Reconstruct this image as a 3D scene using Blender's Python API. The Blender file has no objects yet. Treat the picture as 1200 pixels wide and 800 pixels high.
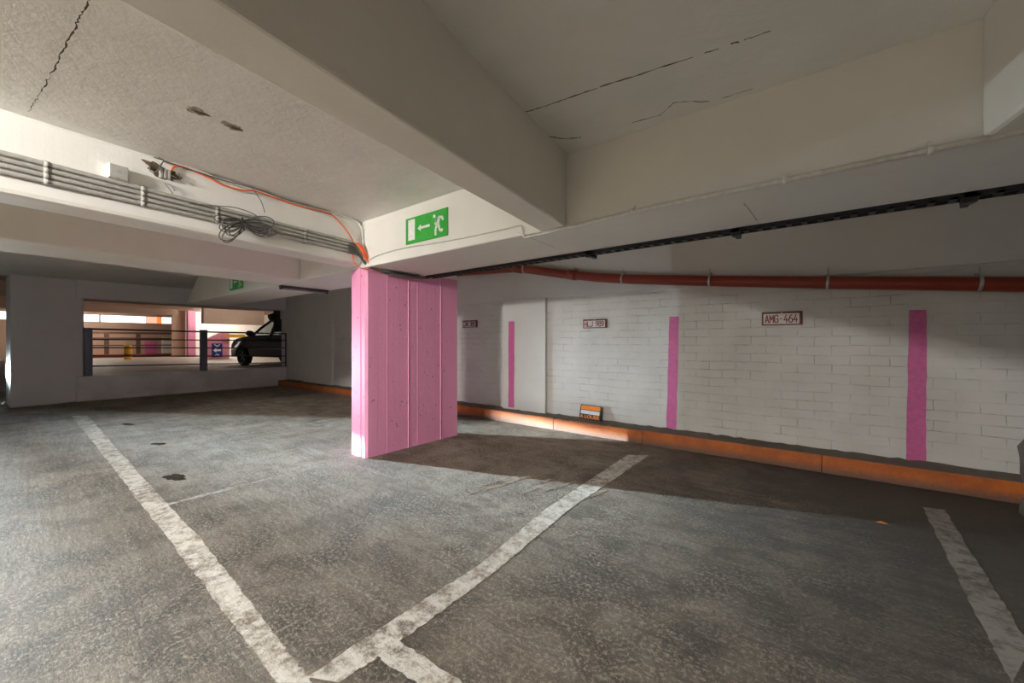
import bpy, bmesh, math, random
from mathutils import Vector, Matrix
random.seed(7)
PI = math.pi
C = bpy.context.scene.collection
# ------------------------------------------------------------------ camera
FPX = 467.0                                   # focal length in pixels for a 1200 px wide frame
YAW = PI/2 - math.atan2(600.0, FPX)           # bays run along +Y, back wall along X
EYE = 1.3
sn, cs = math.sin(YAW), math.cos(YAW)
def ray(u, v):
    a = (u-600)/FPX; e = (400-v)/FPX
    return Vector((cs*a-sn, sn*a+cs, e))
def atz(u, v, Z):
    r = ray(u, v); return Vector((0,0,EYE)) + r*((Z-EYE)/r.z)
def aty(u, v, Y):
    r = ray(u, v); return Vector((0,0,EYE)) + r*(Y/r.y)
def atx(u, v, X):
    r = ray(u, v); return Vector((0,0,EYE)) + r*(X/r.x)
def atp(u, v, P, n):
    r = ray(u, v); o = Vector((0,0,EYE)); return o + r*((P-o).dot(n)/r.dot(n))

# ------------------------------------------------------------------ materials
def nmat(name):
    m = bpy.data.materials.new(name); m.use_nodes = True
    nt = m.node_tree; nt.nodes.clear()
    out = nt.nodes.new('ShaderNodeOutputMaterial'); b = nt.nodes.new('ShaderNodeBsdfPrincipled')
    nt.links.new(b.outputs[0], out.inputs[0])
    return m, nt, b
def N(nt, t, **kw):
    n = nt.nodes.new(t)
    for k, v in kw.items():
        if k.startswith('i_'):
            key = k[2:]
            n.inputs[int(key) if key.isdigit() else key].default_value = v
        else: setattr(n, k, v)
    return n
def pos(nt, scale=(1,1,1), rot=(0,0,0)):
    g = N(nt, 'ShaderNodeNewGeometry'); mp = N(nt, 'ShaderNodeMapping')
    mp.inputs['Scale'].default_value = scale; mp.inputs['Rotation'].default_value = rot
    nt.links.new(g.outputs['Position'], mp.inputs['Vector']); return mp.outputs[0]
def noise(nt, vec, scale, detail=4, rough=.6, dist=0):
    n = N(nt, 'ShaderNodeTexNoise'); n.inputs['Scale'].default_value = scale
    n.inputs['Detail'].default_value = detail; n.inputs['Roughness'].default_value = rough
    n.inputs['Distortion'].default_value = dist
    nt.links.new(vec, n.inputs['Vector']); return n.outputs['Fac']
def ramp(nt, fac, a, b, c0=(0,0,0,1), c1=(1,1,1,1)):
    r = N(nt, 'ShaderNodeValToRGB'); e = r.color_ramp.elements
    e[0].position = a; e[1].position = b; e[0].color = c0; e[1].color = c1
    nt.links.new(fac, r.inputs[0]); return r.outputs[0]
def mix(nt, fac, a, b, mode='MIX'):
    m = N(nt, 'ShaderNodeMix', data_type='RGBA', blend_type=mode)
    for s, x in ((0, fac), (6, a), (7, b)):
        if isinstance(x, (int, float)): m.inputs[s].default_value = x
        elif isinstance(x, tuple): m.inputs[s].default_value = x if len(x) == 4 else (*x, 1)
        else: nt.links.new(x, m.inputs[s])
    return m.outputs[2]
def math_(nt, op, a, b=0.0):
    m = N(nt, 'ShaderNodeMath', operation=op)
    for s, x in ((0, a), (1, b)):
        if isinstance(x, (int, float)): m.inputs[s].default_value = x
        else: nt.links.new(x, m.inputs[s])
    return m.outputs[0]
def bump(nt, bsdf, h, strength, dist=.01, prev=None):
    b = N(nt, 'ShaderNodeBump'); b.inputs['Strength'].default_value = strength
    b.inputs['Distance'].default_value = dist; nt.links.new(h, b.inputs['Height'])
    if prev: nt.links.new(prev, b.inputs['Normal'])
    nt.links.new(b.outputs[0], bsdf.inputs['Normal']); return b.outputs[0]
def c4(c): return (*c, 1) if len(c) == 3 else c

def plain(name, col, rough=.5, metal=0.0, bumpy=0.0, var=.12):
    m, nt, b = nmat(name)
    p = pos(nt); n = noise(nt, p, 35, 3)
    lo = tuple(x*(1-var) for x in col); hi = tuple(min(1, x*(1+var)) for x in col)
    nt.links.new(ramp(nt, n, .3, .7, c4(lo), c4(hi)), b.inputs['Base Color'])
    b.inputs['Roughness'].default_value = rough; b.inputs['Metallic'].default_value = metal
    if bumpy: bump(nt, b, noise(nt, p, 120, 3), bumpy, .004)
    return m
def paint_wall(name, col, rough=.6, grain=60, strength=.25, boards=None, dirt_shade=.25, pits=0.0):
    """painted raw concrete: blotches, grain, optional board marks running along an axis"""
    m, nt, b = nmat(name)
    p = pos(nt)
    big = noise(nt, p, 1.3, 5, .65); fine = noise(nt, p, grain, 4, .7); mid = noise(nt, p, 9, 5, .7)
    col_a = mix(nt, ramp(nt, big, .35, .75), c4(col), c4(tuple(x*(1-dirt_shade) for x in col)))
    spots = ramp(nt, mid, .70, .80)
    col_b = mix(nt, math_(nt, 'MULTIPLY', spots, dirt_shade), col_a, c4(tuple(x*.35 for x in col)))
    h = math_(nt, 'ADD', math_(nt, 'MULTIPLY', fine, .5), mid)
    if boards:
        vec = pos(nt, boards)
        w = noise(nt, vec, 1.0, 6, .75)
        h = math_(nt, 'ADD', h, math_(nt, 'MULTIPLY', w, 1.2))
        line = ramp(nt, w, .30, .36, (1,1,1,1), (0,0,0,1))
        col_b = mix(nt, math_(nt, 'MULTIPLY', line, .22), col_b, c4(tuple(x*.55 for x in col)))
    if pits:
        v = N(nt, 'ShaderNodeTexVoronoi'); v.inputs['Scale'].default_value = 11
        nt.links.new(p, v.inputs['Vector'])
        pit = ramp(nt, v.outputs['Distance'], .07, .17)
        gate = ramp(nt, noise(nt, p, 3.6, 3), .46, .54)
        pit = mix(nt, gate, (1,1,1), pit)
        h = math_(nt, 'ADD', h, math_(nt, 'MULTIPLY', pit, 2.0))
        col_b = mix(nt, math_(nt, 'MULTIPLY', math_(nt, 'SUBTRACT', 1.0, pit), pits), col_b, c4(tuple(x*.3 for x in col)))
    nt.links.new(col_b, b.inputs['Base Color'])
    b.inputs['Roughness'].default_value = rough
    bump(nt, b, h, strength, .012)
    return m
def brick_white(name):
    m, nt, b = nmat(name)
    g = N(nt, 'ShaderNodeNewGeometry'); sp = N(nt, 'ShaderNodeSeparateXYZ'); cb = N(nt, 'ShaderNodeCombineXYZ')
    nt.links.new(g.outputs['Position'], sp.inputs[0])
    nt.links.new(math_(nt, 'ADD', sp.outputs['X'], math_(nt, 'MULTIPLY', sp.outputs['Y'], 1.0)), cb.inputs['X'])
    nt.links.new(sp.outputs['Z'], cb.inputs['Y'])
    wob = N(nt, 'ShaderNodeTexNoise'); wob.inputs['Scale'].default_value = 3; nt.links.new(g.outputs['Position'], wob.inputs['Vector'])
    vm = N(nt, 'ShaderNodeVectorMath', operation='SCALE'); vm.inputs['Scale'].default_value = .03
    nt.links.new(wob.outputs['Color'], vm.inputs[0])
    va = N(nt, 'ShaderNodeVectorMath', operation='ADD'); nt.links.new(cb.outputs[0], va.inputs[0]); nt.links.new(vm.outputs[0], va.inputs[1])
    br = N(nt, 'ShaderNodeTexBrick'); nt.links.new(va.outputs[0], br.inputs['Vector'])
    br.inputs['Scale'].default_value = 1; br.inputs['Mortar Size'].default_value = .0036; br.inputs['Mortar Smooth'].default_value = .35
    br.inputs['Brick Width'].default_value = .29; br.inputs['Row Height'].default_value = .098
    p = pos(nt)
    big = noise(nt, p, 1.6, 5, .6); fine = noise(nt, p, 45, 4, .7)
    base = mix(nt, ramp(nt, big, .35, .7), (.70,.695,.675), (.58,.57,.545))
    gate = ramp(nt, noise(nt, p, 3.3, 7, .8), .47, .68)
    dark = math_(nt, 'MULTIPLY', math_(nt, 'MULTIPLY', br.outputs['Fac'], gate), .75)
    colr = mix(nt, dark, base, (.12,.11,.10))
    nt.links.new(colr, b.inputs['Base Color'])
    b.inputs['Roughness'].default_value = .55
    h = math_(nt, 'ADD', math_(nt, 'MULTIPLY', fine, .25), math_(nt, 'MULTIPLY', br.outputs['Fac'], math_(nt, 'SUBTRACT', -.22, math_(nt, 'MULTIPLY', gate, .9))))
    bump(nt, b, h, .65, .008)
    return m
def floor_nodes(nt, b):
    """worn rough concrete; returns colour socket, height socket"""
    p = pos(nt)
    big = noise(nt, p, .6, 6, .62, .3); mid = noise(nt, p, 3.0, 7, .72); grain = noise(nt, p, 48, 6, .85); g2 = noise(nt, p, 16, 7, .8)
    st = noise(nt, pos(nt, (1.1, 8, 1), (0,0,.5)), 1.0, 7, .75); st2 = noise(nt, pos(nt, (1.5, 14, 1), (0,0,-.55)), 1.0, 6, .75)
    c = mix(nt, ramp(nt, big, .36, .66), (.55,.465,.365), (.34,.278,.207))
    c = mix(nt, math_(nt, 'MULTIPLY', ramp(nt, mid, .48, .60), .85), c, (.21,.168,.124))
    c = mix(nt, math_(nt, 'MULTIPLY', ramp(nt, st, .50, .60), .65), c, (.53,.475,.395))
    c = mix(nt, math_(nt, 'MULTIPLY', ramp(nt, st2, .54, .62), .55), c, (.20,.165,.128))
    pat = ramp(nt, noise(nt, p, 1.7, 5, .7, .6), .42, .60)
    gs = math_(nt, 'ADD', .30, math_(nt, 'MULTIPLY', pat, .45))
    c = mix(nt, math_(nt, 'MULTIPLY', ramp(nt, grain, .50, .60), gs), c, (.70,.62,.505))
    c = mix(nt, math_(nt, 'MULTIPLY', ramp(nt, grain, .47, .38), math_(nt, 'ADD', gs, .15)), c, (.075,.062,.048))
    rust = ramp(nt, noise(nt, pos(nt, (1,1,1), (.3,.2,.9)), 1.1, 5, .7), .62, .72)
    c = mix(nt, math_(nt, 'MULTIPLY', rust, .45), c, (.36,.24,.12))
    # light falloff toward kerb and right bay painted into the colour, irregular border
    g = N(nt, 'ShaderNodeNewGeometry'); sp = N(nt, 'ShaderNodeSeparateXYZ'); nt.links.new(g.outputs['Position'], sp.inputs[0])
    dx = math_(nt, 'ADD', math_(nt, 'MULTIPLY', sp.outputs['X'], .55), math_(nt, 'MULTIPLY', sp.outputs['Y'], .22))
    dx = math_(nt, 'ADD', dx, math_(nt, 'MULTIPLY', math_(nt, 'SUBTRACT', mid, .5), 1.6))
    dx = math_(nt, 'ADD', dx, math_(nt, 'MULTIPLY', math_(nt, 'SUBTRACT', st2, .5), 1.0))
    dirt_shade = N(nt, 'ShaderNodeMapRange'); nt.links.new(dx, dirt_shade.inputs[0]); dirt_shade.inputs[1].default_value = -.25; dirt_shade.inputs[2].default_value = .95; dirt_shade.inputs[4].default_value = .88
    c = mix(nt, dirt_shade.outputs[0], c, (.085,.074,.060))
    h = math_(nt, 'ADD', math_(nt, 'MULTIPLY', grain, .8), math_(nt, 'ADD', math_(nt, 'MULTIPLY', g2, 1.1), math_(nt, 'MULTIPLY', st, .9)))
    return c, h
def floor_mat():
    m, nt, b = nmat('floor_concrete')
    c, h = floor_nodes(nt, b)
    nt.links.new(c, b.inputs['Base Color'])
    b.inputs['Roughness'].default_value = .62; b.inputs['Specular IOR Level'].default_value = .35
    bump(nt, b, h, 1.0, .035); return m
def line_mat(name, wear, col=(.72,.70,.65)):
    m, nt, b = nmat(name)
    c, h = floor_nodes(nt, b)
    w = noise(nt, pos(nt), 13, 8, .78); w2 = noise(nt, pos(nt), 2.0, 3)
    f = ramp(nt, math_(nt, 'ADD', math_(nt, 'MULTIPLY', w, .75), math_(nt, 'MULTIPLY', w2, .25)), wear-.05, wear+.06)
    nt.links.new(mix(nt, f, c, c4(col)), b.inputs['Base Color'])
    b.inputs['Roughness'].default_value = .6
    bump(nt, b, h, .6, .014); return m
def stain_mat(name, col, thr=.42, soft=.1, rough=.25):
    m, nt, b = nmat(name)
    c, h = floor_nodes(nt, b)
    f = ramp(nt, noise(nt, pos(nt), 9, 6, .7), thr, thr+soft)
    nt.links.new(mix(nt, f, c, c4(col)), b.inputs['Base Color'])
    b.inputs['Roughness'].default_value = rough
    bump(nt, b, h, .4, .012); return m
def glow(name, col, s):
    m, nt, b = nmat(name)
    b.inputs['Base Color'].default_value = c4(col); b.inputs['Emission Color'].default_value = c4(col)
    b.inputs['Emission Strength'].default_value = s; return m
def orange_kerb():
    m, nt, b = nmat('kerb_orange')
    p = pos(nt)
    n1 = noise(nt, p, 2.2, 6, .7); n2 = noise(nt, p, 40, 5, .75)
    c = mix(nt, ramp(nt, n1, .4, .65), (.58,.15,.02), (.30,.075,.016))
    g = N(nt, 'ShaderNodeNewGeometry'); sp = N(nt, 'ShaderNodeSeparateXYZ'); nt.links.new(g.outputs['Position'], sp.inputs[0])
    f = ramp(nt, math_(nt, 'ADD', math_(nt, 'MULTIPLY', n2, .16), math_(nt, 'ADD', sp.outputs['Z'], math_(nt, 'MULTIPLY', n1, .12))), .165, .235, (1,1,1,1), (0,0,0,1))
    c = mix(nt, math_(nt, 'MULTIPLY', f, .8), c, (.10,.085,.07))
    nt.links.new(c, b.inputs['Base Color']); b.inputs['Roughness'].default_value = .55
    bump(nt, b, n2, .4, .01); return m
M = {}
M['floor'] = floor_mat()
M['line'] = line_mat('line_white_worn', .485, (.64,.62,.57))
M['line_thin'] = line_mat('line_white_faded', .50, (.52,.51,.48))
M['line_far'] = line_mat('line_shaded_worn', .46, (.30,.285,.26))  # worn white line paint, also darkened for the light falloff at right
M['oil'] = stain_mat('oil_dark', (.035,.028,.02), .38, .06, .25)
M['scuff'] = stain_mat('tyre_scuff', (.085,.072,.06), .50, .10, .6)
M['ceiling'] = paint_wall('ceiling_paint', (.80,.795,.765), .6, 17, .38, None, .14)
M['beam'] = paint_wall('beam_paint', (.78,.755,.69), .6, 40, .12, (18, .5, 18), .10)
M['beamx'] = paint_wall('girder_paint', (.79,.775,.73), .6, 40, .12, (.5, 14, 14), .10)
M['beamv'] = paint_wall('beam_white_paint', (.80,.79,.765), .55, 40, .12, (9, 9, .5), .06)
M['pink'] = paint_wall('pink_paint', (.86,.34,.57), .5, 50, .22, (9, 9, .25), .06, .75)
M['pinkpatch'] = plain('pink_stripe_paint', (.60,.13,.34), .5, 0, .2)
M['brick'] = brick_white('white_brick')
M['plaster'] = paint_wall('white_plaster', (.69,.685,.665), .55, 30, .12, None, .10)
M['concrete'] = paint_wall('grey_concrete', (.27,.25,.22), .8, 60, .5, None, .3)
M['pillar'] = paint_wall('pillar_grey_white', (.60,.615,.62), .55, 50, .15, (8, 8, .5), .10)
M['lowwall'] = paint_wall('low_wall_paint', (.62,.62,.61), .55, 40, .3, (1, 1.2, 9), .35, .5)
M['ledge'] = paint_wall('kerb_ledge', (.17,.145,.115), .9, 60, .6, None, .4)
M['orange'] = orange_kerb()
M['redpipe'] = plain('red_pipe_paint', (.24,.03,.012), .35, 0, .05)
M['steel'] = plain('galvanised_steel', (.55,.55,.54), .4, .8)
M['dark'] = plain('dark_metal', (.03,.03,.032), .5, .3)
M['rail'] = plain('rail_grey', (.09,.105,.13), .45, .3)
M['black'] = plain('black_rubber', (.012,.012,.012), .6)
M['conduit'] = plain('conduit_grey', (.40,.39,.365), .5)
M['conduitd'] = plain('conduit_dirty', (.24,.23,.21), .55)
M['white'] = plain('white_plastic', (.72,.71,.68), .45)
M['whitecable'] = plain('white_cable', (.66,.645,.60), .5)
M['orangecable'] = plain('orange_cable', (.80,.13,.03), .45)
M['wire'] = plain('grey_wire', (.08,.078,.07), .5)
M['rust'] = plain('rusty_brown', (.12,.085,.045), .85, 0, .4, .4)
M['green'] = plain('sign_green', (.035,.36,.045), .35)
M['signwhite'] = plain('sign_white', (.80,.82,.80), .4)
M['plateframe'] = plain('plate_frame_brown', (.13,.035,.015), .5)
M['platewhite'] = plain('plate_white', (.66,.60,.58), .4)
M['platered'] = plain('plate_red', (.26,.012,.03), .45)
M['sgorange'] = plain('rent_sign_orange', (1.0,.27,.01), .45)
M['sgblack'] = plain('rent_sign_black', (.02,.015,.012), .45)
M['sgwhite'] = plain('rent_sign_white', (.72,.78,.88), .45)
M['crack'] = plain('crack_dark', (.07,.06,.05), .9)
M['crackwhite'] = plain('joint_white', (.78,.77,.72), .8)
M['stain'] = plain('brown_stain', (.42,.36,.28), .8, 0, 0, .2)
M['spall'] = plain('spall_brown', (.10,.075,.05), .95, 0, .6, .5)
M['spallrim'] = plain('spall_rim', (.33,.29,.24), .95, 0, .6, .4)
M['tan'] = paint_wall('tan_concrete', (.47,.33,.25), .7, 40, .25, None, .2)
M['tanbeam'] = paint_wall('tan_beam', (.56,.42,.33), .7, 40, .25, None, .15)
M['farwhite'] = plain('far_white_wall', (.78,.76,.71), .6)
M['farfloor'] = plain('far_floor', (.42,.37,.33), .6, 0, .2)
M['brownrail'] = plain('brown_rail', (.11,.06,.045), .6)
M['redkerb'] = plain('red_kerb', (.22,.04,.03), .6)
M['yellow'] = plain('yellow_plastic', (.80,.42,.02), .4)
M['blue'] = plain('sign_blue', (.02,.03,.24), .4)
M['carpaint'] = plain('car_paint', (.035,.037,.045), .34, .2)
M['tyre'] = plain('tyre', (.012,.012,.013), .8)
M['alloy'] = plain('alloy', (.62,.62,.64), .25, .9)
M['chrome'] = plain('chrome', (.7,.7,.72), .15, 1)
M['greybag'] = plain('grey_sheet', (.16,.15,.14), .6, 0, .3)
M['leaf'] = plain('dry_leaf', (.55,.20,.04), .7)
M['tube'] = glow('fluorescent_tube', (1.0,.955,.885), 1.0)
M['tubefar'] = glow('fluorescent_tube_far', (1.0,.90,.78), 1.0)
M['win'] = glow('daylight_pane', (1.0,.98,.95), 1.5)
M['winpink'] = glow('pink_pane', (1.0,.45,.32), 1.0)
M['winorange'] = glow('orange_pane', (1.0,.22,.04), 1.0)
def glassm():
    m, nt, b = nmat('car_glass')
    b.inputs['Base Color'].default_value = (.75,.82,.82,1); b.inputs['Roughness'].default_value = .02
    b.inputs['Transmission Weight'].default_value = 1; b.inputs['IOR'].default_value = 1.05
    return m
M['glass'] = glassm()

# ------------------------------------------------------------------ mesh helpers
class MB:
    def __init__(s): s.bm = bmesh.new(); s.mats = []
    def _mi(s, m):
        if m is None: return 0
        if m not in s.mats: s.mats.append(m)
        return s.mats.index(m)
    def face(s, vs, m=None):
        f = s.bm.faces.new([s.bm.verts.new(v) for v in vs]); f.material_index = s._mi(m); return f
    def prism(s, poly, vec, m=None):
        """poly: list of 3D points, extruded by vec"""
        vec = Vector(vec); a = [s.bm.verts.new(p) for p in poly]; b = [s.bm.verts.new(Vector(p)+vec) for p in poly]
        n = len(poly); fs = [s.bm.faces.new(a), s.bm.faces.new(list(reversed(b)))]
        for i in range(n): fs.append(s.bm.faces.new((a[i], b[i], b[(i+1)%n], a[(i+1)%n])))
        mi = s._mi(m)
        for f in fs: f.material_index = mi
        bmesh.ops.recalc_face_normals(s.bm, faces=fs); return s
    def box(s, x0, x1, y0, y1, z0, z1, m=None):
        return s.prism([(x0,y0,z0),(x1,y0,z0),(x1,y1,z0),(x0,y1,z0)], (0,0,z1-z0), m)
    def plan(s, pts, z0, z1, m=None):
        return s.prism([(p[0],p[1],z0) for p in pts], (0,0,z1-z0), m)
    def tube(s, path, r, n=8, m=None, cap=True):
        path = [Vector(p) for p in path]; rings = []; mi = s._mi(m); up = None
        for i, p in enumerate(path):
            t = (path[min(i+1,len(path)-1)] - path[max(i-1,0)]).normalized()
            if up is None:
                up = Vector((0,0,1)) if abs(t.z) < .9 else Vector((1,0,0))
            x = t.cross(up)
            if x.length < 1e-5: x = t.cross(Vector((1,.3,.2)))
            x.normalize(); y = x.cross(t).normalized(); up = y
            rr = r[i] if isinstance(r, (list,tuple)) else r
            rings.append([s.bm.verts.new(p + x*math.cos(2*PI*k/n)*rr + y*math.sin(2*PI*k/n)*rr) for k in range(n)])
        for a, b in zip(rings, rings[1:]):
            for k in range(n):
                f = s.bm.faces.new((a[k], a[(k+1)%n], b[(k+1)%n], b[k])); f.material_index = mi; f.smooth = True
        if cap:
            for rg in (rings[0], rings[-1]):
                f = s.bm.faces.new(rg); f.material_index = mi
        return s
    def lathe(s, prof, center, axis=(0,0,1), n=24, m=None, caps=True):
        ax = Vector(axis).normalized(); c = Vector(center)
        x = ax.orthogonal().normalized(); y = ax.cross(x); rings = []; mi = s._mi(m)
        for r, h in prof:
            rings.append([s.bm.verts.new(c + ax*h + (x*math.cos(2*PI*k/n)+y*math.sin(2*PI*k/n))*r) for k in range(n)])
        for a, b in zip(rings, rings[1:]):
            for k in range(n):
                f = s.bm.faces.new((a[k], a[(k+1)%n], b[(k+1)%n], b[k])); f.material_index = mi; f.smooth = True
        if caps:
            for rg in (rings[0], rings[-1]):
                f = s.bm.faces.new(rg); f.material_index = mi
        return s
    def build(s, name, mat=None, parent=None, loc=None, bevel=0, seg=2, smooth=False):
        """meshes are drawn in world space; the origin is put at the parent (or loc)"""
        bmesh.ops.recalc_face_normals(s.bm, faces=s.bm.faces)
        me = bpy.data.meshes.new(name)
        base = Vector(loc) if loc is not None else Vector((0,0,0))
        if parent is not None: base = wloc(parent)
        bmesh.ops.translate(s.bm, verts=s.bm.verts, vec=-base)
        if smooth:
            for f in s.bm.faces: f.smooth = True
        s.bm.to_mesh(me); s.bm.free()
        if s.mats:
            for m in s.mats: me.materials.append(m)
        elif mat: me.materials.append(mat)
        o = bpy.data.objects.new(name, me); C.objects.link(o)
        if parent is not None: o.parent = parent
        else: o.location = base
        if bevel:
            b = o.modifiers.new('bevel', 'BEVEL'); b.width = bevel; b.segments = seg; b.limit_method = 'ANGLE'; b.angle_limit = math.radians(40)
        return o
def wloc(o):
    v = Vector(o.location)
    while o.parent is not None: o = o.parent; v = v + Vector(o.location)
    return v
def tag(o, label=None, cat=None, group=None, kind=None):
    for k, v in (('label', label), ('category', cat), ('group', group), ('kind', kind)):
        if v: o[k] = v
    return o
def thing(name, loc, label, cat, group=None, kind=None):
    o = bpy.data.objects.new(name, None); C.objects.link(o); o.location = loc; o.empty_display_size = .1
    return tag(o, label, cat, group, kind)
def struct(o, label=None): return tag(o, label, None, None, 'structure')
def text_mesh(body, size, xf, extrude=.0008, sx=1.0, bold=0.0):
    """returns list of (verts, faces) of lettering laid with matrix xf (text x -> local x, text y -> local y)"""
    cu = bpy.data.curves.new('lettering', 'FONT'); cu.body = body; cu.size = size; cu.extrude = extrude
    cu.align_x = 'CENTER'; cu.align_y = 'CENTER'; cu.offset = bold; cu.resolution_u = 3
    to = bpy.data.objects.new('lettering', cu); C.objects.link(to)
    bpy.context.view_layer.update()
    me = bpy.data.meshes.new_from_object(to.evaluated_get(bpy.context.evaluated_depsgraph_get()))
    bpy.data.objects.remove(to); bpy.data.curves.remove(cu)
    vs = [xf @ Vector((v.co.x*sx, v.co.y, v.co.z)) for v in me.vertices]; fs = [tuple(p.vertices) for p in me.polygons]
    bpy.data.meshes.remove(me); return vs, fs
def add_raw(mb, vs, fs, m=None):
    bv = [mb.bm.verts.new(v) for v in vs]; mi = mb._mi(m)
    for f in fs:
        try: ff = mb.bm.faces.new([bv[i] for i in f]); ff.material_index = mi
        except ValueError: pass
def ribbon(mb, pts, widths, n, m=None):
    """flat strip on a surface with normal n following pts"""
    n = Vector(n); pts = [Vector(p) for p in pts]; L = []; R = []
    for i, p in enumerate(pts):
        t = (pts[min(i+1,len(pts)-1)] - pts[max(i-1,0)]).normalized(); s = t.cross(n).normalized()
        w = widths[i] if isinstance(widths, (list,tuple)) else widths
        L.append(mb.bm.verts.new(p+s*w/2)); R.append(mb.bm.verts.new(p-s*w/2))
    mi = mb._mi(m)
    for i in range(len(pts)-1):
        f = mb.bm.faces.new((L[i], L[i+1], R[i+1], R[i])); f.material_index = mi
def wavy(a, b, n, amp, z=None):
    a = Vector(a); b = Vector(b); out = []
    for i in range(n+1):
        p = a.lerp(b, i/n); p = p + Vector((random.uniform(-amp,amp), random.uniform(-amp,amp), 0)); out.append(p)
    return out

# ------------------------------------------------------------------ key dimensions
CEIL = 2.63; WALLY = 5.27; KY = 5.0; KH = .17; GF, GB, GZ = 2.48, 3.27, 2.12
DX, DY = -.137, .9906                          # direction of the cross beams
def beam_x(x0, Y): return x0 + DX/DY*Y         # x of a cross-beam edge whose x is x0 at Y = 0

# ------------------------------------------------------------------ setting
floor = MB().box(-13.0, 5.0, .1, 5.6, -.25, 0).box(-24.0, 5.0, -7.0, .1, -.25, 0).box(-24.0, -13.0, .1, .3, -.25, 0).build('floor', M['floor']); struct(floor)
ceil = MB().box(-13.0, 5.0, -7.0, 5.6, CEIL, CEIL+.25).build('ceiling', M['ceiling']); struct(ceil)

# back wall: brick infill, pilasters
wb = struct(MB().box(-13.0, 5.0, WALLY, WALLY+.3, 0, CEIL).build('wall_back', M['brick']))
wq = MB().box(-13.0, 5.0, WALLY-.035, WALLY+.001, 1.98, CEIL).build('concrete_band', M['plaster'], wb)
MB().box(-4.25, -3.40, WALLY-.06, WALLY, KH, 1.985).build('pilaster', M['plaster'], wb, bevel=.006)
MB().box(-11.5, -9.9, WALLY-.06, WALLY, KH, 1.985).build('pilaster', M['plaster'], wb, bevel=.006)
for (ps, lab) in (([(596,376.6),(603,376.4),(602.6,477.5),(595.8,476.8)], 'narrow pink stripe left of the wall sign marked HLJ 989'),
                  ([(784.5,371),(795.8,370.6),(792.5,502.5),(781,501)], 'pink stripe on wall right of the leaning rent sign'),
                  ([(1065,363.2),(1086,362.8),(1085,543.5),(1062,541.5)], 'widest pink stripe on wall right of the AMG-464 plate')):
    yoff = WALLY-.062 if ps[0][0] < 700 else WALLY
    q = [aty(u, v, yoff) for u, v in ps]
    mb = MB(); nseg = 14
    L = []; R = []
    for i in range(nseg+1):
        t = i/nseg; l = q[0].lerp(q[3], t); r = q[1].lerp(q[2], t)
        l.x += random.uniform(-.004,.004); r.x += random.uniform(-.004,.004)
        L.append(mb.bm.verts.new(l+Vector((0,-.003,0)))); R.append(mb.bm.verts.new(r+Vector((0,-.003,0))))
    for i in range(nseg): mb.bm.faces.new((L[i], R[i], R[i+1], L[i+1]))
    o = mb.build('pink_stripe', M['pinkpatch'], wb); o['label'] = lab

# kerb with orange face
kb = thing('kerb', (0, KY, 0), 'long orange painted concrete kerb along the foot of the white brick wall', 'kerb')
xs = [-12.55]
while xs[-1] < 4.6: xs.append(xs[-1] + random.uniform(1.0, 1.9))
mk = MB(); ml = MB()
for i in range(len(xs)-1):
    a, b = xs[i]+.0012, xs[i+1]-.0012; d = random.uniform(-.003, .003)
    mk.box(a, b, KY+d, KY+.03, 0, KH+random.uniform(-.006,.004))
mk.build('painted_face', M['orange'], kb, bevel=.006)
nx = 260; rows = []
for i in range(nx+1):
    x = -12.55 + (4.6+12.55)*i/nx
    rows.append([ml.bm.verts.new((x, KY+.028, KH-.004+random.uniform(-.006,.003))), ml.bm.verts.new((x, KY+.15, KH+random.uniform(-.004,.012))), ml.bm.verts.new((x, WALLY, KH+.012+random.uniform(-.004,.012)))])
for a, b in zip(rows, rows[1:]):
    for k in range(2): ml.bm.faces.new((a[k], b[k], b[k+1], a[k+1]))
ml.build('mortar_ledge', M['ledge'], kb)['label'] = 'grey mortar ledge on top of the kerb'

# cross beams and girder
def cross_beam(x0, w, y0, y1, zb, mat, cham=.012, slope=DX/DY):
    pts = [(x0+slope*y0, y0), (x0+slope*y1, y1), (x0+slope*y1-w, y1), (x0+slope*y0-w, y0)]
    mb = MB().plan(pts, zb, CEIL+.01)
    return mb, cham, mat
def beam(name, x0, w, y0, y1, zb, mat, label, cham=.012, slope=DX/DY):
    mb, c, m = cross_beam(x0, w, y0, y1, zb, mat, cham, slope)
    return struct(mb.build(name, m, bevel=c), label)
beam('trim_1', -1.095, .215, -7, GF, 2.115, M['beam'], 'white concrete beam crossing the ceiling overhead, right of the exit sign', .012)
beam('trim_2', -3.70, .30, -7, GF, 2.15, M['beamv'], 'white beam carrying the row of grey conduits', .03)
beam('trim_3', -5.19, .74, -7, GF, 2.125, M['beam'], 'wide beam in shade behind the conduit beam', .012)
beam('trim_4', 1.46, .45, -7, GF, 2.13, M['beam'], 'bluish beam at the right edge of the ceiling', .02, -.2)
# girder with a slanted left end
gm = MB().prism([(-10.95,GF,GZ),(5,GF,GZ),(5,GF,CEIL+.01),(-10.0,GF,CEIL+.01)], (0, GB-GF, 0))
struct(gm.build('trim_5', M['beamx'], bevel=.012), 'long white girder carrying the exit sign over the pink pillar')

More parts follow.
